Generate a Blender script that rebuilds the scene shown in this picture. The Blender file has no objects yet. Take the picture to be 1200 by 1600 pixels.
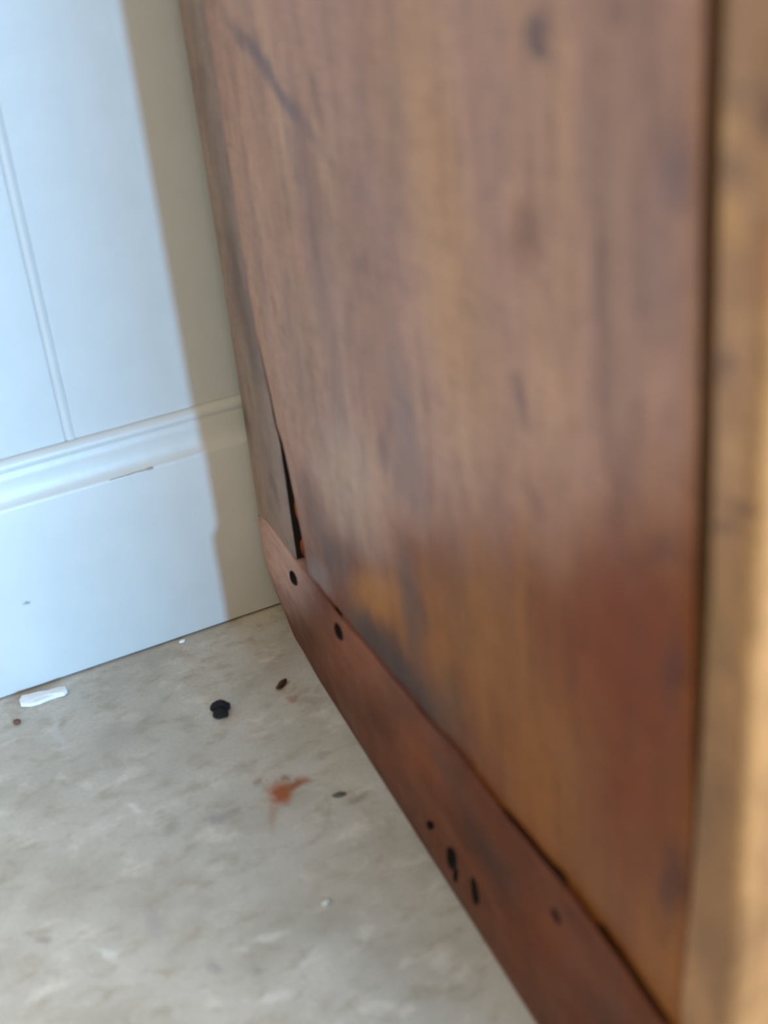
import bpy, bmesh, math, random
from mathutils import Matrix, Vector, noise

S = bpy.context.scene
COL = S.collection

# ---------------------------------------------------------------- camera
cd = bpy.data.cameras.new('camera')
cam = bpy.data.objects.new('camera', cd)
COL.objects.link(cam)
CR = ((0.888202, 0.286553, -0.359144), (-0.450320, 0.387859, -0.804225), (-0.091156, 0.876044, 0.473537))
CM = Matrix(CR).to_4x4()
CM.translation = (0.0, -0.7665, 0.5)
cam.matrix_world = CM
cd.sensor_fit = 'VERTICAL'
cd.sensor_height = 36.0
cd.sensor_width = 27.0
cd.lens = 45.0
cd.clip_start = 0.01
cd.dof.use_dof = True
cd.dof.focus_distance = 1.0
cd.dof.aperture_fstop = 5.6
S.camera = cam

# ---------------------------------------------------------------- world and lights
w = bpy.data.worlds.new('world')
S.world = w
w.use_nodes = True
bg = w.node_tree.nodes['Background']
bg.inputs[0].default_value = (0.58, 0.48, 0.345, 1)
bg.inputs[1].default_value = 1.80


def sun(name, direction, energy, color, angle):
    l = bpy.data.lights.new(name, 'SUN')
    l.energy = energy
    l.color = color
    l.angle = math.radians(angle)
    o = bpy.data.objects.new(name, l)
    o.rotation_euler = Vector(direction).to_track_quat('-Z', 'Y').to_euler()
    o.location = Vector(direction) * -4
    COL.objects.link(o)


def window_light(name, loc, target, sx, sy, energy, color):
    l = bpy.data.lights.new(name, 'AREA')
    l.shape = 'RECTANGLE'
    l.size, l.size_y = sx, sy
    l.energy = energy
    l.color = color
    o = bpy.data.objects.new(name, l)
    o.location = loc
    o.rotation_euler = (Vector(target) - Vector(loc)).to_track_quat('-Z', 'Y').to_euler()
    COL.objects.link(o)


# low daylight from the open doorway behind the camera, nearly along the cabinet's side
sun('low_daylight', (0.026, 0.99, -0.075), 1.95, (0.32, 0.64, 1.0), 0.8)
window_light('doorway_light', (0.55, -3.6, 0.9), (0.15, 0, 0.25), 0.7, 1.6, 95, (0.24, 0.60, 1.0))
# broad window on the right, beyond the cabinet's front
window_light('window_light', (1.5, -2.8, 1.7), (0.2, 0, 0.2), 1.8, 1.6, 125, (0.94, 0.96, 1.0))

S.view_settings.view_transform = 'Standard'
S.view_settings.look = 'None'
S.view_settings.gamma = 1.0
S.view_settings.use_curve_mapping = False
S.view_settings.exposure = 0.0

# ---------------------------------------------------------------- tables of stains, painted sheen and holes
# colour patches: centre (a, b) on the surface in metres, two rows of an ellipse matrix, colour, strength
BLOBS = [
    (0.4319, 0.4468, 134.2, -35.0, 6.6, -145.4, (70, 52, 58), 0.80),
    (0.4339, 0.4421, 190.1, -13.0, 39.9, -414.8, (56, 40, 46), 0.70),
    (0.4760, 0.4520, 275.6, -1.8, 18.9, -234.9, (112, 80, 66), 0.60),
    (0.3492, 0.3739, 36.3, 6.3, 3.3, -12.1, (176, 132, 84), 0.50),
    (0.3087, 0.4090, 49.4, 7.3, 3.6, -19.5, (160, 120, 82), 0.35),
    (0.4188, 0.3808, 83.4, -6.9, 18.4, -78.1, (116, 74, 56), 0.60),
    (0.5013, 0.4133, 161.6, 4.7, 20.6, -103.9, (100, 84, 96), 0.50),
    (0.4915, 0.3893, 128.4, -9.6, 11.9, -51.7, (116, 98, 102), 0.40),
    (0.2641, 0.3301, 109.5, -29.8, 64.6, -248.1, (104, 84, 86), 0.50),
    (0.1656, 0.2557, 11.8, 6.2, 11.4, -27.7, (166, 138, 124), 0.30),  # lilac sheen of the side, painted in as a pale patch
    (0.2051, 0.1972, 15.9, 4.9, 14.4, -28.0, (186, 160, 144), 0.60),  # brighter lilac sheen, likewise put into the wood colour
    (0.3021, 0.2591, 68.0, 8.8, 11.5, -24.9, (120, 100, 104), 0.50),
    (0.4103, 0.3227, 237.7, 49.8, 37.7, -87.0, (108, 80, 74), 0.60),
    (0.2691, 0.2439, 166.9, -6.0, 42.3, -95.2, (100, 76, 72), 0.60),
    (0.1363, 0.1498, 37.6, 16.3, 20.6, -37.9, (88, 62, 56), 0.60),
    (0.1659, 0.1345, 21.9, 23.7, 36.3, -57.9, (86, 60, 46), 0.60),
    (0.2320, 0.1448, 16.9, 17.6, 35.0, -51.4, (164, 108, 44), 0.85),
    (0.1263, 0.0984, 17.1, 38.4, 39.3, -58.4, (124, 112, 114), 0.80),
    (0.2845, 0.1662, 59.1, 6.6, 21.2, -34.2, (92, 70, 62), 0.70),
    (0.3567, 0.1905, 21.1, 5.3, 18.7, -27.5, (146, 98, 46), 0.50),
    (0.4708, 0.2582, 21.1, -0.2, 16.8, -28.3, (112, 44, 0), 0.70),
    (0.4865, 0.2134, 32.0, 0.2, 13.6, -18.2, (106, 42, 0), 0.70),
    (0.5039, 0.2661, 162.5, 4.4, 42.7, -68.0, (80, 40, 36), 0.70),
    (0.5062, 0.1816, 121.0, 3.3, 47.7, -54.2, (64, 26, 24), 0.70),
    (0.4063, 0.1637, 17.3, 9.3, 17.3, -19.8, (136, 84, 26), 0.60),
    (0.4505, 0.1259, 18.7, 17.3, 31.9, -27.9, (118, 72, 24), 0.50),
    (0.4979, 0.3036, 111.7, -24.5, 99.1, -251.6, (84, 50, 40), 0.50),
    (0.3263, 0.1401, 84.1, 19.4, 47.6, -64.6, (84, 60, 30), 0.50),
    (0.1636, 0.3977, 64.9, 177.5, 7.2, -23.8, (92, 76, 88), 0.75),
    (0.2284, 0.3968, 152.4, 60.9, 13.3, -64.0, (104, 78, 78), 0.55),
    (0.2650, 0.1114, 1.4, 41.6, 15.8, -17.2, (66, 48, 48), 0.95),
    (0.2088, 0.1090, 1.9, 64.4, 34.5, -41.4, (72, 56, 54), 0.85),
    (0.2811, 0.2940, 28.7, 6.5, 6.6, -16.7, (128, 96, 78), 0.35),
    (0.2340, 0.3489, 17.7, 3.7, 6.3, -23.1, (132, 100, 80), 0.35),
    (0.0458, 0.2492, 59.5, 10.6, 5.3, -15.5, (96, 72, 64), 0.60),
    (0.3854, 0.3286, 73.2, 5.0, 8.5, -22.7, (160, 122, 88), 0.35),
    (0.1493, 0.3206, 39.6, 11.8, 4.4, -15.0, (158, 124, 96), 0.35),
    (0.4141, 0.4233, 39.8, -3.8, 4.8, -35.4, (140, 106, 90), 0.35),
    (0.4535, 0.4020, 39.6, -1.5, 11.0, -54.5, (158, 124, 106), 0.35),
    (0.5235, 0.3976, 194.8, 11.5, 12.5, -48.1, (176, 136, 84), 0.50),
    (0.5207, 0.4232, 200.5, 11.5, 20.1, -112.1, (176, 140, 88), 0.50),
    (0.0001, 0.1572, 65.2, 27.1, 36.6, -82.4, (52, 46, 50), 0.90),
    (0.2057, 0.3666, 83.4, 16.2, 8.0, -34.5, (128, 92, 74), 0.40),
]
HOLES = [
    (0.0753, 0.0727, 0.0100, 0.0048, 0.0063, -0.0039, 0.0060),
    (0.1631, 0.0817, 0.0094, 0.0035, 0.0064, -0.0054, 0.0090),
    (0.2903, 0.0341, 0.0067, 0.0022, 0.0065, -0.0020, 0.0080),
    (0.3168, 0.0332, 0.0081, 0.0016, 0.0076, -0.0073, 0.0090),
    (0.3201, 0.0247, 0.0044, -0.0022, 0.0037, -0.0081, 0.0080),
    (0.3434, 0.0343, 0.0058, 0.0024, 0.0057, -0.0105, 0.0040),
    (0.4294, 0.0972, 0.0032, 0.0045, 0.0039, -0.0025, 0.0025),
    (-0.0030, 0.0865, 0.0072, 0.0132, 0.0045, -0.0001, 0.0050),
]
TRIMBLOBS = [
    (0.2006, 0.0942, 2.8, 15.1, 21.2, -26.6, (160, 108, 86), 0.50),
    (0.2784, 0.0726, 3.3, 35.0, 34.6, -35.5, (140, 78, 42), 0.50),
    (0.3621, 0.0765, 13.8, 69.3, 28.7, -25.3, (62, 44, 40), 0.60),
    (0.4238, 0.0779, 5.3, 43.7, 38.7, -28.8, (130, 72, 44), 0.40),
    (0.3217, 0.0921, 14.2, 114.7, 38.3, -37.4, (84, 60, 58), 0.50),
    (0.0300, 0.0700, 5.6, 15.4, 14.0, -20.0, (206, 184, 190), 0.90),
]
FLOORBLOBS = [
    (0.1699, -0.1918, 120.7, -50.6, -48.1, -74.2, (152, 76, 10), 0.95),
    (0.1811, -0.1909, 107.0, -19.6, -9.4, -215.9, (140, 74, 22), 0.85),
    (0.1789, -0.1812, 263.7, -112.0, -155.9, -239.4, (120, 76, 44), 0.60),
    (0.1633, -0.1766, 200.8, -195.1, -335.7, -128.6, (140, 110, 84), 0.60),
    (0.1593, -0.2093, 289.2, -154.3, -60.8, -63.7, (160, 134, 112), 0.60),
    (0.2123, -0.1113, 241.9, -103.7, -134.6, -200.7, (150, 100, 70), 0.60),
    (0.2207, -0.1185, 87.1, -30.1, -83.5, -222.0, (140, 112, 84), 0.40),
    (0.1301, -0.1938, 125.6, -46.5, -100.2, -156.1, (130, 126, 120), 0.50),
    (0.1389, -0.1917, 191.1, -25.8, -9.9, -221.1, (130, 124, 114), 0.40),
    (0.0187, -0.2323, 243.5, -58.7, -201.5, -325.5, (128, 118, 106), 0.50),
    (0.0722, -0.2526, 201.4, -64.6, -39.7, -63.8, (140, 136, 134), 0.40),
    (0.0899, -0.2980, 207.0, -76.0, -160.6, -261.3, (134, 134, 132), 0.50),
    (0.1093, -0.3105, 205.2, -82.7, -161.4, -262.7, (128, 124, 118), 0.50),
    (0.1058, -0.1845, 212.6, -71.3, -63.0, -98.4, (146, 140, 130), 0.40),
    (0.1053, -0.0820, 40.7, 0.6, 19.7, -66.0, (146, 138, 126), 0.40),
    (0.0910, -0.1569, 169.8, -103.5, -296.1, -192.5, (220, 216, 210), 0.60),
    (0.1553, -0.2750, 22.0, -9.8, -19.0, -30.3, (178, 168, 152), 0.25),
    (0.0692, -0.0581, 416.9, -20.2, 0.5, -34.8, (196, 198, 200), 0.40),
    (0.0444, -0.2583, 96.5, -73.0, -471.9, -294.3, (214, 214, 208), 0.60),
    (0.1094, -0.3313, 107.3, -13.0, -33.3, -312.4, (216, 212, 204), 0.50),
    (0.1217, -0.2931, 98.5, -26.1, -120.9, -358.2, (214, 210, 200), 0.50),
    (0.2075, -0.2228, 117.4, -26.0, -17.2, -303.8, (126, 108, 92), 0.50),
]
STILEBLOBS = [
    (0.5214, 0.4321, 255.6, 15.1, 26.5, -173.3, (182, 146, 96), 0.70),
    (0.5242, 0.4072, 220.8, 13.4, 41.4, -179.2, (188, 148, 90), 0.70),
    (0.5351, 0.4369, 279.1, 22.1, 17.5, -121.8, (84, 56, 34), 0.85),
    (0.5258, 0.4212, 228.3, 14.7, 49.2, -260.3, (120, 92, 60), 0.60),
    (0.5237, 0.3710, 169.7, 9.7, 82.4, -240.7, (110, 76, 46), 0.60),
    (0.5302, 0.3522, 156.0, 10.0, 56.6, -138.5, (172, 136, 90), 0.60),
    (0.5339, 0.3373, 186.1, 12.6, 175.8, -381.5, (90, 62, 38), 0.70),
    (0.5263, 0.3260, 109.6, -7.2, 215.9, -510.1, (96, 68, 42), 0.70),
    (0.5253, 0.2905, 127.9, 6.9, 30.5, -51.4, (120, 94, 56), 0.60),
    (0.5251, 0.2347, 128.1, 6.4, 61.5, -80.2, (112, 82, 50), 0.50),
    (0.5315, 0.1763, 86.1, 4.6, 56.6, -58.5, (116, 84, 56), 0.50),
    (0.5368, 0.4010, 421.7, 32.8, 28.3, -108.7, (150, 96, 60), 0.50),
]

REARBLOBS = [
    (0.0458, 0.2492, 59.5, 10.6, 5.3, -15.5, (96, 72, 64), 0.60),
    (0.0001, 0.1572, 65.2, 27.1, 36.6, -82.4, (52, 46, 50), 0.90),
    (0.0400, 0.1200, 30.0, 10.0, 10.0, -30.0, (150, 126, 120), 0.50),
    (0.0550, 0.1300, 160.0, 30.0, 20.0, -60.0, (92, 74, 70), 0.50),
]


# ---------------------------------------------------------------- helpers
def lin(c):
    return tuple(((v / 255) / 12.92 if v / 255 <= 0.04045 else ((v / 255 + 0.055) / 1.055) ** 2.4) for v in c)


def rgba(c, k=1.0):
    r = lin(c)
    k = k if isinstance(k, tuple) else (k, k, k)
    return tuple(min(1.0, a * q) for a, q in zip(r, k)) + (1.0,)


def tag(o, label=None, cat=None, group=None, kind=None):
    if label:
        o['label'] = label
    if cat:
        o['category'] = cat
    if group:
        o['group'] = group
    if kind:
        o['kind'] = kind
    return o


def link_mesh(name, bm, mat, parent=None, smooth=False):
    me = bpy.data.meshes.new(name)
    bmesh.ops.recalc_face_normals(bm, faces=bm.faces)
    bm.to_mesh(me)
    bm.free()
    if smooth:
        for p in me.polygons:
            p.use_smooth = True
    if mat:
        me.materials.append(mat)
    o = bpy.data.objects.new(name, me)
    COL.objects.link(o)
    if parent:
        o.parent = parent
    return o


def box_bm(x0, x1, y0, y1, z0, z1, bevel=0.0, seg=2):
    bm = bmesh.new()
    vs = [bm.verts.new((x, y, z)) for x in (x0, x1) for y in (y0, y1) for z in (z0, z1)]
    for f in ((0, 1, 3, 2), (4, 6, 7, 5), (0, 4, 5, 1), (2, 3, 7, 6), (0, 2, 6, 4), (1, 5, 7, 3)):
        bm.faces.new([vs[i] for i in f])
    if bevel:
        bmesh.ops.bevel(bm, geom=bm.edges[:], offset=bevel, segments=seg, affect='EDGES', profile=0.5)
    return bm


def sections_bm(rows):
    """loft a list of closed sections (same length), capped at both ends"""
    bm = bmesh.new()
    V = [[bm.verts.new(p) for p in r] for r in rows]
    n = len(rows[0])
    for i in range(len(rows) - 1):
        for j in range(n):
            k = (j + 1) % n
            bm.faces.new((V[i][j], V[i + 1][j], V[i + 1][k], V[i][k]))
    bm.faces.new(V[0])
    bm.faces.new(list(reversed(V[-1])))
    return bm


def interp(t, pts):
    if t <= pts[0][0]:
        return pts[0][1]
    for (a, va), (b, vb) in zip(pts, pts[1:]):
        if t <= b:
            s = (t - a) / (b - a)
            s = s * s * (3 - 2 * s)
            return va + (vb - va) * s
    return pts[-1][1]


# ---------------------------------------------------------------- materials
class NT:
    def __init__(self, name):
        self.m = bpy.data.materials.new(name)
        self.m.use_nodes = True
        self.t = self.m.node_tree
        self.b = self.t.nodes['Principled BSDF']

    def n(self, kind, **kw):
        nd = self.t.nodes.new(kind)
        for k, v in kw.items():
            setattr(nd, k, v)
        return nd

    def l(self, a, b):
        self.t.links.new(a, b)

    def coords(self):
        return self.n('ShaderNodeTexCoord').outputs['Object']

    def noise(self, vec, scale, detail=4, rough=0.55, dist=0.0, stretch=None, color=False):
        if stretch:
            mp = self.n('ShaderNodeMapping')
            mp.inputs['Scale'].default_value = stretch
            self.l(vec, mp.inputs['Vector'])
            vec = mp.outputs[0]
        nd = self.n('ShaderNodeTexNoise')
        nd.inputs['Scale'].default_value = scale
        nd.inputs['Detail'].default_value = detail
        nd.inputs['Roughness'].default_value = rough
        nd.inputs['Distortion'].default_value = dist
        self.l(vec, nd.inputs['Vector'])
        return nd.outputs['Color' if color else 'Fac']

    def ramp(self, fac, stops):
        r = self.n('ShaderNodeValToRGB')
        e = r.color_ramp.elements
        while len(e) < len(stops):
            e.new(0.5)
        for el, (p, c) in zip(e, stops):
            el.position = p
            el.color = c if len(c) == 4 else (*c, 1)
        self.l(fac, r.inputs[0])
        return r.outputs[0]

    def rng(self, fac, a, b, c, d, smooth=True):
        m = self.n('ShaderNodeMapRange')
        if smooth:
            m.interpolation_type = 'SMOOTHSTEP'
        for i, v in zip((1, 2, 3, 4), (a, b, c, d)):
            m.inputs[i].default_value = v
        self.l(fac, m.inputs[0])
        return m.outputs[0]

    def mix(self, fac, a, b, mode='MIX'):
        m = self.n('ShaderNodeMix', data_type='RGBA', blend_type=mode)
        for sock, v in ((m.inputs[0], fac), (m.inputs[6], a), (m.inputs[7], b)):
            if isinstance(v, (int, float)):
                sock.default_value = v
            elif isinstance(v, tuple):
                sock.default_value = v
            else:
                self.l(v, sock)
        return m.outputs[2]

    def warp(self, vec, scale, amp, stretch=None):
        c = self.noise(vec, scale, 4, 0.6, 0, stretch, True)
        s = self.n('ShaderNodeVectorMath', operation='SUBTRACT')
        self.l(c, s.inputs[0])
        s.inputs[1].default_value = (0.5, 0.5, 0.5)
        m = self.n('ShaderNodeVectorMath', operation='MULTIPLY')
        self.l(s.outputs[0], m.inputs[0])
        m.inputs[1].default_value = amp
        a = self.n('ShaderNodeVectorMath', operation='ADD')
        self.l(vec, a.inputs[0])
        self.l(m.outputs[0], a.inputs[1])
        return a.outputs[0]

    def blob(self, vec, b, axes, soft=1.6):
        """soft elliptic colour patch; axes 'xz' on the cabinet, 'xy' on the floor"""
        s = self.n('ShaderNodeVectorMath', operation='SUBTRACT')
        self.l(vec, s.inputs[0])
        s.inputs[1].default_value = (b[0], 0, b[1]) if axes == 'xz' else (b[0], b[1], 0)
        cmb = self.n('ShaderNodeCombineXYZ')
        for i, (p, q) in enumerate(((b[2], b[3]), (b[4], b[5]))):
            d = self.n('ShaderNodeVectorMath', operation='DOT_PRODUCT')
            self.l(s.outputs[0], d.inputs[0])
            d.inputs[1].default_value = (p, 0, q) if axes == 'xz' else (p, q, 0)
            self.l(d.outputs['Value'], cmb.inputs[i])
        ln = self.n('ShaderNodeVectorMath', operation='LENGTH')
        self.l(cmb.outputs[0], ln.inputs[0])
        return self.rng(ln.outputs['Value'], soft, 0.25, 0.0, b[7])

    def bump(self, h, strength, dist):
        b = self.n('ShaderNodeBump')
        b.inputs['Strength'].default_value = strength
        b.inputs['Distance'].default_value = dist
        self.l(h, b.inputs['Height'])
        self.l(b.outputs[0], self.b.inputs['Normal'])


def wood(name, tones, blobs=(), k=1.0, along='z', rough=(0.30, 0.48), seed=0.0, lower_tones=None, spec=0.4):
    t = NT(name)
    P = t.coords()
    st = (1, 1, 0.05) if along == 'z' else (0.05, 1, 1)
    mp = t.n('ShaderNodeMapping')
    mp.inputs['Location'].default_value = (seed, seed * 0.7, seed * 1.3)
    t.l(P, mp.inputs['Vector'])
    Q = mp.outputs[0]
    Qw = t.warp(Q, 9, (0.012, 0.012, 0.03))
    broad = t.noise(Qw, 26, 3, 0.5, 0.2, (1, 1, 0.16) if along == 'z' else (0.16, 1, 1))
    grain = t.noise(Qw, 170, 5, 0.65, 0.3, st)
    fine = t.noise(Q, 700, 3, 0.6, 0, (1, 1, 0.03) if along == 'z' else (0.03, 1, 1))
    cloud = t.noise(Q, 14, 4, 0.6)
    col = t.ramp(broad, [(0.28, rgba(tones[0], k)), (0.5, rgba(tones[1], k)), (0.72, rgba(tones[2], k))])
    col = t.mix(t.rng(cloud, 0.42, 0.7, 0, 0.55), col, rgba(tones[3], k))
    Pw = t.warp(t.warp(P, 28, (0.022, 0, 0.022)), 130, (0.008, 0, 0.012), (1, 1, 0.4) if along == 'z' else (0.4, 1, 1))
    mott = t.noise(Qw, 75, 5, 0.7, 0.4, (1, 1, 0.45) if along == 'z' else (0.45, 1, 1))
    col = t.mix(t.rng(mott, 0.50, 0.74, 0, 0.55), col, rgba(tuple(v * 0.74 for v in tones[0]), k))
    col = t.mix(t.rng(mott, 0.46, 0.26, 0, 0.45), col, rgba(tuple(min(255, v * 1.10) for v in tones[2]), k))
    if lower_tones:
        # red-brown lower zone rising towards the front corner, ragged upper border
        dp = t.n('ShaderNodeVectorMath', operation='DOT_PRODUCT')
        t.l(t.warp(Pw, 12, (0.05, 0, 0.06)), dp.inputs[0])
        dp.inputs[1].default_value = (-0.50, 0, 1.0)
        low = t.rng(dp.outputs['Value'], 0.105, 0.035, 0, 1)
        col = t.mix(low, col, t.mix(t.rng(broad, 0.3, 0.7, 0, 1), rgba(lower_tones[0], k), rgba(lower_tones[1], k)))
    for b in blobs:
        col = t.mix(t.blob(Pw, b, 'xz'), col, rgba(b[6], k))
    t.b.inputs['Specular IOR Level'].default_value = spec
    mo2 = t.noise(Q, 110, 5, 0.7, 0.3, (1, 1, 0.6) if along == 'z' else (0.6, 1, 1))
    col = t.mix(0.55, col, t.ramp(mo2, [(0.30, (0.62, 0.58, 0.58)), (0.52, (1, 1, 1))]), 'MULTIPLY')
    saw = t.noise(Q, 420, 3, 0.6, 0, (0.12, 1, 1) if along == 'z' else (1, 1, 0.12))
    col = t.mix(0.45, col, t.ramp(saw, [(0.32, (0.72, 0.70, 0.68)), (0.58, (1, 1, 1))]), 'MULTIPLY')
    g = t.ramp(grain, [(0.25, (0.62, 0.58, 0.56)), (0.5, (1, 1, 1)), (0.8, (1.0, 1.0, 1.0))])
    col = t.mix(0.75, col, g, 'MULTIPLY')
    g2 = t.ramp(fine, [(0.3, (0.8, 0.78, 0.76)), (0.65, (1, 1, 1))])
    col = t.mix(0.6, col, g2, 'MULTIPLY')
    t.l(col, t.b.inputs['Base Color'])
    t.l(t.rng(cloud, 0.3, 0.7, rough[0], rough[1]), t.b.inputs['Roughness'])
    t.bump(grain, 0.25, 0.0012)
    return t.m


def plain(name, c, rough=0.7, c2=None, scale=300):
    t = NT(name)
    P = t.coords()
    f = t.noise(P, scale, 4)
    t.l(t.mix(t.rng(f, 0.3, 0.7, 0, 1), rgba(c), rgba(c2 or tuple(v * 0.75 for v in c))), t.b.inputs['Base Color'])
    t.b.inputs['Roughness'].default_value = rough
    t.bump(f, 0.3, 0.001)
    return t.m


def paint(name, c, rough, spots=()):
    t = NT(name)
    P = t.coords()
    f = t.noise(P, 35, 3)
    col = t.mix(t.rng(f, 0.3, 0.7, 0, 0.5), rgba(c), rgba(tuple(v * 0.97 for v in c)))
    Pw = t.warp(P, 200, (0.003, 0, 0.003))
    for b in spots:
        col = t.mix(t.blob(Pw, b, 'xz'), col, rgba(b[6]))
    t.l(col, t.b.inputs['Base Color'])
    t.b.inputs['Roughness'].default_value = rough
    t.bump(t.noise(P, 90, 3), 0.12, 0.002)
    return t.m


WK = (1.04, 0.98, 0.86)
TK = (0.92, 0.74, 0.56)
FK = (1.10, 1.0, 0.84)
m_side = wood('aged_side_wood', ((136, 102, 90), (168, 128, 111), (182, 142, 113), (162, 130, 122)), BLOBS, WK, 'z', seed=0.3, lower_tones=((112, 58, 18), (136, 84, 32)), spec=0.22)
m_rear = wood('grey_worn_rear_wood', ((112, 92, 84), (138, 116, 106), (150, 126, 112), (124, 104, 98)), REARBLOBS, WK, 'z', seed=0.9, spec=0.3)
m_trim = wood('red_brown_trim_wood', ((80, 44, 24), (102, 58, 32), (114, 70, 42), (92, 50, 28)), TRIMBLOBS, TK, 'x', (0.42, 0.6), seed=1.7, spec=0.15)
m_front = wood('front_wood', ((124, 90, 56), (158, 120, 80), (184, 144, 104), (142, 106, 72)), STILEBLOBS, FK, 'z', seed=2.9)
m_inner = wood('dark_inner_wood', ((74, 48, 22), (92, 62, 30), (104, 72, 36), (80, 52, 24)), (), 1.0, 'z', (0.7, 0.9), seed=4.1)
m_raw = wood('raw_orange_wood', ((120, 48, 14), (150, 64, 20), (166, 80, 28), (130, 52, 16)), (), 0.9, 'z', (0.7, 0.9), seed=5.3)
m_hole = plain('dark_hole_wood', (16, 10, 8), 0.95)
m_wall = paint('white_wall_paint', (202, 208, 210), 0.45)
m_base = paint('white_trim_paint', (206, 210, 210), 0.35,
               [(0.0773, 0.0665, 400, 0, 0, 700, (120, 130, 140), 0.8)])

# floor: mottled pale concrete
t = NT('mottled_concrete')
P = t.coords()
Pw = t.warp(P, 18, (0.02, 0.02, 0))
n1 = t.noise(Pw, 16, 5, 0.6)
n2 = t.noise(Pw, 52, 5, 0.62, 0.25, (1, 1.5, 1))
n3 = t.noise(P, 420, 3, 0.6)
n4 = t.noise(Pw, 34, 4, 0.6, 0.25, (1, 1.5, 1))
col = t.ramp(n1, [(0.3, rgba((164, 158, 146))), (0.5, rgba((183, 178, 168))), (0.7, rgba((193, 189, 180)))])
col = t.mix(t.rng(n2, 0.48, 0.70, 0, 0.65), col, rgba((158, 147, 128)))
col = t.mix(t.rng(n4, 0.54, 0.72, 0, 0.7), col, rgba((212, 206, 196)))
col = t.mix(t.rng(n3, 0.35, 0.75, 0, 0.25), col, rgba((148, 136, 116)))
Pb = t.warp(t.warp(P, 60, (0.012, 0.012, 0)), 240, (0.006, 0.006, 0))
for b in FLOORBLOBS:
    col = t.mix(t.blob(Pb, b, 'xy', 1.5), col, rgba(b[6]))
t.l(col, t.b.inputs['Base Color'])
t.b.inputs['Roughness'].default_value = 0.55
t.bump(n2, 0.06, 0.002)
m_floor = t.m

# ---------------------------------------------------------------- setting
flo = link_mesh('floor', box_bm(-2.2, 2.2, -3.2, 0.05, -0.06, 0.0), m_floor)
tag(flo, 'mottled pale grey concrete floor with small stains', kind='structure')

WY = 0.012                                   # face of the panelling, behind the baseboard's face (y = 0)
wall = link_mesh('wall_back', box_bm(-2.2, 2.2, WY + 0.014, WY + 0.09, 0.0, 2.4), m_wall)
tag(wall, 'white painted tongue-and-groove panelled wall', kind='structure')
# one vertical panelling board, with chamfered long edges meeting in a V joint
BW = 0.155
prof = [(-BW / 2, 0.014), (-BW / 2, 0.0010), (-BW / 2 + 0.0005, 0.0004), (-BW / 2 + 0.0015, -0.0002), (-BW / 2 + 0.0030, -0.0005), (-BW / 2 + 0.0045, -0.0002),
        (-BW / 2 + 0.0056, 0.0002), (-BW / 2 + 0.0062, 0.0006), (-BW / 2 + 0.0072, 0.0), (BW / 2 - 0.0012, 0.0), (BW / 2, 0.0010), (BW / 2, 0.014)]
bm = sections_bm([[(x, y, z) for x, y in prof] for z in (0.0, 2.4)])
board = link_mesh('wall_board', bm, m_wall, wall)
for i in range(-13, 14):
    o = board if i == -13 else board.copy()
    if i != -13:
        COL.objects.link(o)
    o.parent = wall
    o.location = (0.1285 + BW / 2 + i * BW, WY, 0)

# baseboard: flat board, sloped ogee and a small bead on top
bp = [(0.0135, 0.0016), (0.0006, 0.0016), (0.0, 0.0026), (0.0, 0.1345), (0.0004, 0.1362), (0.0014, 0.1372), (0.0026, 0.1378),
      (0.0044, 0.1410), (0.0056, 0.1460), (0.0062, 0.1520), (0.0064, 0.1572), (0.0070, 0.1580), (0.0062, 0.1592), (0.0060, 0.1612),
      (0.0066, 0.1632), (0.0080, 0.1648), (0.0098, 0.1656), (0.0135, 0.1662)]
rows = []
for i in range(221):
    x = -2.2 + 4.4 * i / 220
    w_ = 0.0004 * noise.noise((x * 22, 3.1, 0)) + 0.0003 * noise.noise((x * 70, 1.7, 0))
    rows.append([(x, max(0.0, y + (w_ * 0.6 if y < 0.011 else 0)), z + (w_ if z > 0.1 else 0)) for y, z in bp])
base = link_mesh('baseboard_back', sections_bm(rows), m_base)
for p in base.data.polygons:
    p.use_smooth = len(p.vertices) == 4
tag(base, 'white painted baseboard with moulded top edge', kind='structure')
m_caulk = plain('tan_cracked_caulk', (196, 184, 160), 0.7)
rows = []
for i in range(19):
    s = i / 18
    x = 0.148 + 0.030 * s
    th = 0.0002 + 0.0003 * s ** 2 + (0.0004 if 0.86 < s < 0.97 else 0)
    rows.append([(x, -0.0004 + th * math.cos(a), 0.1362 + 0.0004 * noise.noise((x * 130, 0, 0)) + th * math.sin(a)) for a in [q * math.pi / 3 for q in range(6)]])
link_mesh('paint_crack', sections_bm(rows), m_caulk, base, True)

# ---------------------------------------------------------------- the cabinet
# local frame: x from the rear corner towards the front, y inwards, z up
cab = bpy.data.objects.new('wooden_cabinet', None)
cab.location = (0.2411, -0.0105, 0)
cab.rotation_euler = (0, 0, math.atan2(-0.9964, -0.0847))
COL.objects.link(cab)
tag(cab, 'old worn brown wooden cabinet with split side panel and nailed base trim', 'cabinet')
TOP = 0.95
DEPTH = 0.541
WIDTH = 0.62


def face(u):
    return 0.0008 + 0.007 * max(0.0, u)


def wob(u, z, s=1.0):
    return s * (0.0007 * noise.noise((u * 14, z * 5, 2.2)) + 0.00025 * noise.noise((u * 60, z * 9, 7.7)))


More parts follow.
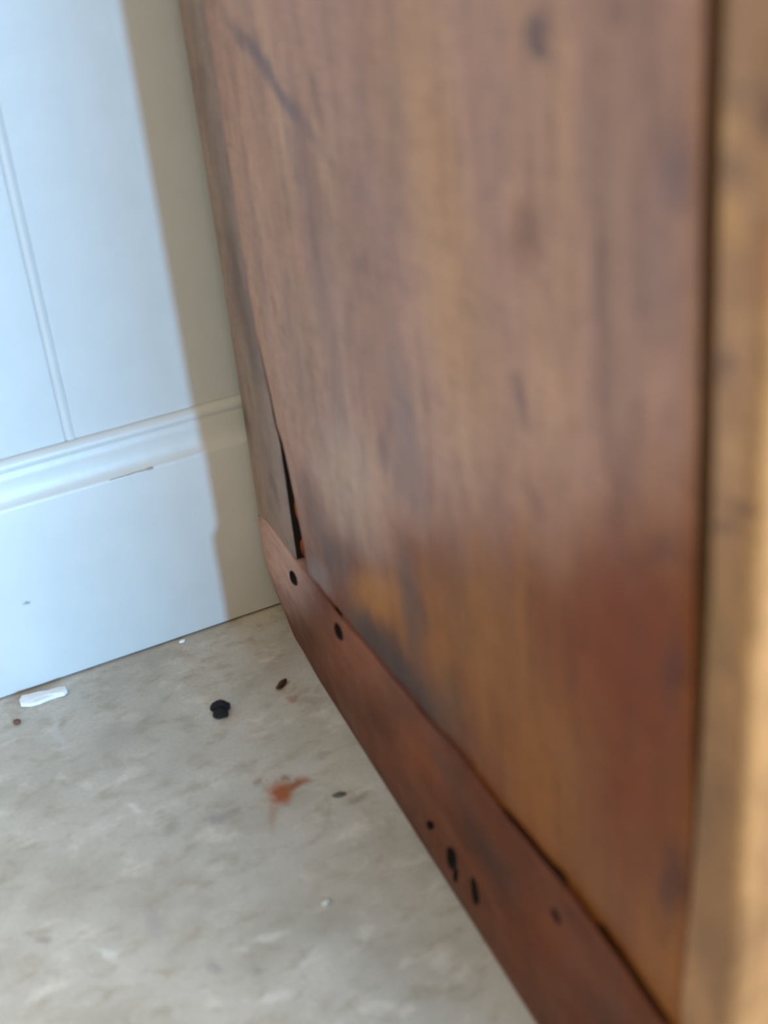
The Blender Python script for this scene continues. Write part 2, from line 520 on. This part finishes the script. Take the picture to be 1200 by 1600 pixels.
def slab(name, mat, zs, left, right, n, thick, edge=0.0012, bottom=None, inset=0.0, parent=cab):
    """upright board between two wavy edges; rows follow z, columns follow u, front edges eased"""
    cols = [0.0] + [j / n for j in range(1, n)] + [1.0]
    bm = bmesh.new()
    F, B = [], []
    for i, z in enumerate(zs):
        l, r = left(z), right(z)
        fr, bk = [], []
        for c in cols:
            u = l + (r - l) * c
            zz = z
            if bottom and i < 8:
                zb = bottom(u)
                zz = max(z, zb + (z - zs[0]) * 0.02) if z < zb else z
            d = face(u) + inset + wob(u, zz)
            ed = min(u - l, r - u)
            if ed < edge:
                d += edge * 0.7 * (1 - ed / edge)
            fr.append(bm.verts.new((u, d, zz)))
            bk.append(bm.verts.new((u, face(u) + inset + thick, zz)))
        F.append(fr)
        B.append(bk)
    m = len(cols)
    for i in range(len(zs) - 1):
        for j in range(m - 1):
            bm.faces.new((F[i][j], F[i][j + 1], F[i + 1][j + 1], F[i + 1][j]))
            bm.faces.new((B[i][j], B[i + 1][j], B[i + 1][j + 1], B[i][j + 1]))
        bm.faces.new((F[i][0], F[i + 1][0], B[i + 1][0], B[i][0]))
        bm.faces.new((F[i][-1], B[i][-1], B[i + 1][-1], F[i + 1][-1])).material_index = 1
    for i in (0, -1):
        for j in range(m - 1):
            q = (F[i][j], B[i][j], B[i][j + 1], F[i][j + 1])
            bm.faces.new(q if i == 0 else tuple(reversed(q)))
    o = link_mesh(name, bm, mat, parent, True)
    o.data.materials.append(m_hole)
    md = o.modifiers.new('edge', 'EDGE_SPLIT')
    md.split_angle = math.radians(50)
    return o


def frange(a, b, n):
    return [a + (b - a) * i / n for i in range(n + 1)]


def crack_mid(z):
    return interp(z, [(0.0, 0.093), (0.09, 0.0905), (0.13, 0.0885), (0.17, 0.0860), (0.19, 0.078), (0.25, 0.066), (0.5, 0.058), (1.0, 0.056)])


def crack_half(z):
    return interp(z, [(0.0, 0.006), (0.085, 0.0085), (0.10, 0.0080), (0.13, 0.0064), (0.16, 0.0042), (0.19, 0.0022), (0.25, 0.0008), (1.0, 0.0003)])


def rag(z, s):
    return 0.0008 * noise.noise((z * 60, s, 0)) * (1 if z < 0.2 else 0.3)


def groove_left(z):
    return interp(z, [(0.0, 0.5118), (0.13, 0.5122), (0.21, 0.5150), (0.26, 0.5135), (0.31, 0.5124), (0.46, 0.5107), (1.0, 0.5105)])


def groove_right(z):
    return interp(z, [(0.0, 0.5124), (0.13, 0.5128), (0.21, 0.5172), (0.265, 0.5198), (0.31, 0.5208), (0.46, 0.5192), (1.0, 0.519)])


def trim_top(u):
    return interp(u, [(0.0, 0.0868), (0.03, 0.0895), (0.09, 0.0897), (0.136, 0.0945), (0.17, 0.0958), (0.222, 0.1008), (0.285, 0.1062),
                      (0.34, 0.1128), (0.38, 0.1136), (0.41, 0.1164), (0.437, 0.119), (0.471, 0.1186), (0.506, 0.1161), (0.541, 0.116)])


# open joint between panel and trim: 1 where it gapes
GAP = [(0.0, 0), (0.148, 0), (0.156, 1), (0.164, 1), (0.172, 0), (0.362, 0), (0.380, 0.8), (0.405, 1), (0.430, 1), (0.440, 0.35), (0.450, 0.5), (0.466, 1), (0.500, 1), (0.512, 0.6), (0.54, 0.3)]


def panel_bottom(u):
    g = interp(u, GAP)
    low = trim_top(u) - 0.020
    return low + (trim_top(u) + 0.0016 - low) * min(1.0, g * 1.25) + 0.0007 * noise.noise((u * 120, 4, 0))


zs = frange(0.02, 0.12, 12) + frange(0.12, 0.5, 60)[1:] + frange(0.5, TOP, 20)[1:]
slab('rear_stile', m_rear, [0.0822] + [z for z in zs if z > 0.09], lambda z: 0.0 + 0.0006 * noise.noise((z * 12, 9, 1)),
     lambda z: crack_mid(z) - crack_half(z) + rag(z, 1.0), 14, 0.018)


# side panel: lower edge follows the gaps above the trim
def side_panel():
    bm = bmesh.new()
    NU, n0 = 130, 70
    tops = frange(0.0, 1.0, n0)
    F, B = [], []
    for i, s in enumerate(tops):
        fr, bk = [], []
        for j in range(NU + 1):
            c = j / NU
            ub = 0.095 + (0.512 - 0.095) * c
            zb = panel_bottom(ub)
            z = zb + (TOP - zb) * s ** 1.5
            l = crack_mid(z) + crack_half(z) + rag(z, 5.0)
            r = groove_left(z)
            u = l + (r - l) * c
            d = face(u) + wob(u, z)
            # the torn lip beside the split curls inwards a little
            d += 0.0022 * math.exp(-((u - l) / 0.006) ** 2) * interp(z, [(0.1, 1), (0.2, 0.3), (0.3, 0)])
            if r - u < 0.002:
                d += 0.0012
            fr.append(bm.verts.new((u, d, z)))
            bk.append(bm.verts.new((u, face(u) + 0.014, z)))
        F.append(fr)
        B.append(bk)
    for i in range(n0):
        for j in range(NU):
            bm.faces.new((F[i][j], F[i][j + 1], F[i + 1][j + 1], F[i + 1][j]))
            bm.faces.new((B[i][j], B[i + 1][j], B[i + 1][j + 1], B[i][j + 1]))
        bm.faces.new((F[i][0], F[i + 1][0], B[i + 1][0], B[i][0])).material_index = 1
        bm.faces.new((F[i][-1], B[i][-1], B[i + 1][-1], F[i + 1][-1])).material_index = 2
    for i in (0, -1):
        for j in range(NU):
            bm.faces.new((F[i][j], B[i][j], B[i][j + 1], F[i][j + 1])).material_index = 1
    o = link_mesh('side_panel', bm, m_side, cab, True)
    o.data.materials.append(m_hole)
    o.data.materials.append(m_inner)
    md = o.modifiers.new('edge', 'EDGE_SPLIT')
    md.split_angle = math.radians(50)


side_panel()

# front corner stile with rounded outer corner (section in the x-y plane, lofted along z)
rows = []
for z in frange(0.02, TOP, 60):
    gl = groove_right(z)
    sec = []
    fu = DEPTH
    d0 = face(0.53)
    sec.append((gl, d0 + 0.030, z))
    sec.append((gl, d0 + 0.0012, z))
    sec.append((gl + 0.001, d0 + wob(gl, z), z))
    sec.append((0.5 * (gl + fu), d0 + wob(gl + 0.01, z), z))
    rr = 0.0045 + 0.0008 * noise.noise((z * 11, 3, 3))
    for q in range(7):
        a = q / 6 * math.pi / 2
        sec.append((fu - rr + rr * math.sin(a) + 0.0005 * noise.noise((z * 16, 5, 5)), d0 + rr - rr * math.cos(a), z))
    sec.append((fu, d0 + 0.030, z))
    rows.append(sec)
o = link_mesh('front_stile', sections_bm(rows), m_front, cab, True)
o.modifiers.new('edge', 'EDGE_SPLIT').split_angle = math.radians(40)

link_mesh('groove_backing', box_bm(0.5085, 0.5225, face(0.5) + 0.0042, face(0.5) + 0.0165, 0.02, TOP - 0.004), m_inner, cab)
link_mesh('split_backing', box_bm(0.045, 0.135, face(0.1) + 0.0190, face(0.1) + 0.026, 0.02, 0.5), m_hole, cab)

for k, (uu, zz, hh) in enumerate(((0.0848, 0.126, 0.0085), (0.0856, 0.0985, 0.0065))):
    rows = []
    for i in range(9):
        s = i / 8
        r = 0.0019 * math.sin(math.pi * (0.08 + 0.84 * s)) + 0.0003
        c = (uu + 0.0012 * noise.noise((s * 3, k * 5.0, 1)), face(uu) + 0.0058 - 0.002 * s * (1 - s), zz - hh + 2 * hh * s)
        rows.append([(c[0] + r * 1.3 * math.cos(a), c[1] + r * 0.7 * math.sin(a), c[2]) for a in [q * math.pi / 4 for q in range(8)]])
    o = link_mesh('raw_splinter', sections_bm(rows), m_raw, cab, True)
    o['label'] = 'orange raw wood splinter inside the split'

# base trim nailed along the foot: lofted section with rounded foot, nail holes cut in
rows = []
for u in frange(0.0, DEPTH + 0.001, 150):
    zt = trim_top(u) + 0.0005 * noise.noise((u * 70, 1, 1)) + 0.0004 * noise.noise((u * 200, 2, 1))
    hb = interp(u, [(0.0, 0.052), (0.05, 0.042), (0.12, 0.030), (0.25, 0.020), (0.55, 0.016)])
    db = interp(u, [(0.0, 0.0085), (0.04, 0.0050), (0.10, 0.0034), (0.25, 0.0030), (0.55, 0.0024)])
    e = interp(u, [(0.0, 0.0008), (0.006, 0.0002), (0.02, 0.0), (0.55, 0.0)])
    gp = max(0.0, interp(u, GAP))
    sec = [(u, 0.0120, 0.0), (u, db + e, 0.0)]
    for q in (0.18, 0.4, 0.65, 0.85, 1.0):
        sec.append((u, e + db * (1 - q) ** 1.6 + wob(u, hb * q), 0.0004 + hb * q))
    for q in (0.2, 0.4, 0.6, 0.8):
        z = hb + (zt - 0.003 - hb) * q
        sec.append((u, e + wob(u, z, 1.3), z))
    th = interp(u, [(0.0, 0.6), (0.2, 0.8), (0.3, 1.0), (0.55, 1.0)])
    sec += [(u, e + 0.0, zt - 0.0026), (u, e + 0.0005 * th, zt - 0.0010), (u, e + 0.0014 * th, zt - 0.0002), (u, e + 0.0026 * th, zt - 0.0006 * gp), (u, 0.0120, zt - 0.022 * gp)]
    rows.append(sec)
trim = link_mesh('base_trim', sections_bm(rows), m_trim, cab, True)
trim.data.materials.append(m_hole)
bm = bmesh.new()
for k, (hu, hz, a, b, c, d, dep) in enumerate(HOLES):
    ring0, ring1 = [], []
    for q in range(14):
        an = q / 14 * 2 * math.pi
        r = 1 + 0.22 * noise.noise((math.cos(an) * 1.3, math.sin(an) * 1.3, k * 3.3))
        du = (a * math.cos(an) + b * math.sin(an)) * r
        dz = (c * math.cos(an) + d * math.sin(an)) * r
        ring0.append(bm.verts.new((hu + du * 1.05, -0.006, hz + dz * 1.05)))
        ring1.append(bm.verts.new((hu + du * 0.7, dep, hz + dz * 0.7)))
    for q in range(14):
        bm.faces.new((ring0[q], ring0[(q + 1) % 14], ring1[(q + 1) % 14], ring1[q]))
    bm.faces.new(ring0)
    bm.faces.new(ring1)
cut = link_mesh('cutter', bm, None, cab)
cut.data.materials.append(m_trim)
cut.data.materials.append(m_hole)
for p in cut.data.polygons:
    p.material_index = 1
md = trim.modifiers.new('holes', 'BOOLEAN')
md.operation = 'DIFFERENCE'
md.solver = 'EXACT'
md.use_self = True
md.object = cut
bpy.context.view_layer.update()
dg = bpy.context.evaluated_depsgraph_get()
me2 = bpy.data.meshes.new_from_object(trim.evaluated_get(dg))
trim.modifiers.clear()
trim.data = me2
bpy.data.objects.remove(cut)
trim.modifiers.new('edge', 'EDGE_SPLIT').split_angle = math.radians(45)

# rest of the carcass: front, far side, back and top
link_mesh('front_board', box_bm(DEPTH - 0.016, DEPTH - 0.003, 0.0356, WIDTH - 0.032, 0.13, TOP - 0.002, 0.0015), m_front, cab)
link_mesh('front_base_trim', box_bm(DEPTH - 0.014, DEPTH + 0.002, 0.0356, WIDTH, 0.0, 0.116, 0.002), m_trim, cab)
link_mesh('front_stile', box_bm(DEPTH - 0.030, DEPTH, WIDTH - 0.030, WIDTH, 0.118, TOP, 0.002), m_front, cab)
link_mesh('side_panel', box_bm(0.0, DEPTH - 0.032, WIDTH - 0.014, WIDTH, 0.0, TOP, 0.001), m_front, cab)
link_mesh('back_board', box_bm(0.001, 0.012, 0.022, WIDTH - 0.016, 0.02, TOP, 0.001), m_inner, cab)
link_mesh('bottom_board', box_bm(0.014, DEPTH - 0.032, 0.026, WIDTH - 0.016, 0.03, 0.045, 0.001), m_inner, cab)
link_mesh('top_board', box_bm(0.0, DEPTH + 0.02, -0.015, WIDTH + 0.015, TOP + 0.0005, TOP + 0.022, 0.004), m_front, cab)

# ---------------------------------------------------------------- small debris on the floor
def lump(name, loc, rot, lobes, mat, label, cat, seed, flat=1.0, group=None, sub=2, amp=0.25):
    """an irregular crumb: lobes = (x, y, z, rx, ry, rz) ellipsoids fused into one surface"""
    bm = bmesh.new()
    for (x, y, z, rx, ry, rz) in lobes:
        r = bmesh.ops.create_icosphere(bm, subdivisions=sub, radius=1.0)
        for v in r['verts']:
            c = v.co.copy()
            k = 1 + amp * noise.noise(c * 1.4 + Vector((seed, seed, seed))) + amp * 0.5 * noise.noise(c * 3.5 + Vector((seed, 0, seed)))
            zz = z + c.z * rz * k
            v.co = (x + c.x * rx * k, y + c.y * ry * k, max(0.0, zz))
    o = link_mesh(name, bm, mat, None, True)
    o.location = loc
    o.rotation_euler = (0, 0, rot)
    return tag(o, label, cat, group)


m_black = plain('black_crumb', (14, 15, 18), 0.95)
m_chip = plain('brown_splinter', (74, 52, 36), 0.8)
m_crumb = plain('brown_crumb', (112, 82, 66), 0.85)
m_white = plain('white_flake', (238, 242, 246), 0.6, (226, 232, 238))
m_offwhite = plain('off_white_grain', (206, 198, 184), 0.9)
m_greyfleck = plain('dark_grey_fleck', (84, 80, 70), 0.8)

lump('black_lump', (0.1685, -0.0985, 0), -0.3, [(-0.0008, 0.003, 0.003, 0.0068, 0.0046, 0.0042), (-0.001, -0.0042, 0.0024, 0.0052, 0.0044, 0.0036)],
     m_black, 'small black two-lobed lump of dirt lying on the concrete floor', 'debris', 1.0)
lump('wood_splinter', (0.2128, -0.0939, 0), -1.0, [(0, 0, 0.0016, 0.0022, 0.0056, 0.0020)],
     m_chip, 'short dark brown splinter on the floor beside the cabinet base', 'debris', 2.0)
lump('brown_crumb', (0.0485, -0.0323, 0), 0.2, [(0, 0, 0.0012, 0.0026, 0.0028, 0.0016)],
     m_crumb, 'tiny round brown crumb on the floor below the white paint flake', 'debris', 3.0)
lump('dark_fleck', (0.1991, -0.2141, 0), -0.25, [(0, 0, 0.0008, 0.0042, 0.0019, 0.0011)],
     m_greyfleck, 'flat dark grey fleck on the floor right of the rust stain', 'debris', 4.0)
lump('white_speck', (0.1735, -0.0041, 0), 0.3, [(0, 0, 0.0008, 0.0026, 0.0018, 0.0010)],
     m_white, 'tiny white paint speck against the foot of the baseboard', 'debris', 5.0)
lump('white_grain', (0.1573, -0.2872, 0), 0.4, [(0, 0, 0.0008, 0.0030, 0.0017, 0.0010)],
     m_offwhite, 'tiny white grain on open floor in front of the rust stain', 'debris', 6.0)

# white paint flake: a bent plate with a ragged outline
out = [(-0.0155, -0.001), (-0.0150, -0.0048), (-0.0090, -0.0066), (-0.0030, -0.0062), (0.0030, -0.0040), (0.0085, -0.0030), (0.0140, -0.0036), (0.0160, -0.0012),
       (0.0152, 0.0034), (0.0100, 0.0052), (0.0040, 0.0046), (-0.0030, 0.0058), (-0.0090, 0.0050), (-0.0138, 0.0042)]
bm = bmesh.new()
top, bot = [], []
for x, y in out:
    h = 0.0004 + 5.0 * x * x + 0.0006 * noise.noise((x * 200, y * 200, 0))
    h = max(0.0003, h)
    top.append(bm.verts.new((x, y, h + 0.0022)))
    bot.append(bm.verts.new((x, y, h * 0.5)))
ct = bm.verts.new((0, 0, 0.0030))
cb = bm.verts.new((0, 0, 0.0))
N = len(out)
for i in range(N):
    k = (i + 1) % N
    bm.faces.new((top[i], top[k], ct))
    bm.faces.new((bot[k], bot[i], cb))
    bm.faces.new((top[k], top[i], bot[i], bot[k]))
o = link_mesh('paint_flake', bm, m_white)
o.location = (0.0705, -0.0150, 0.0001)
o.rotation_euler = (0, 0, -0.20)
tag(o, 'oblong white paint flake on the floor at the baseboard', 'paint flake')
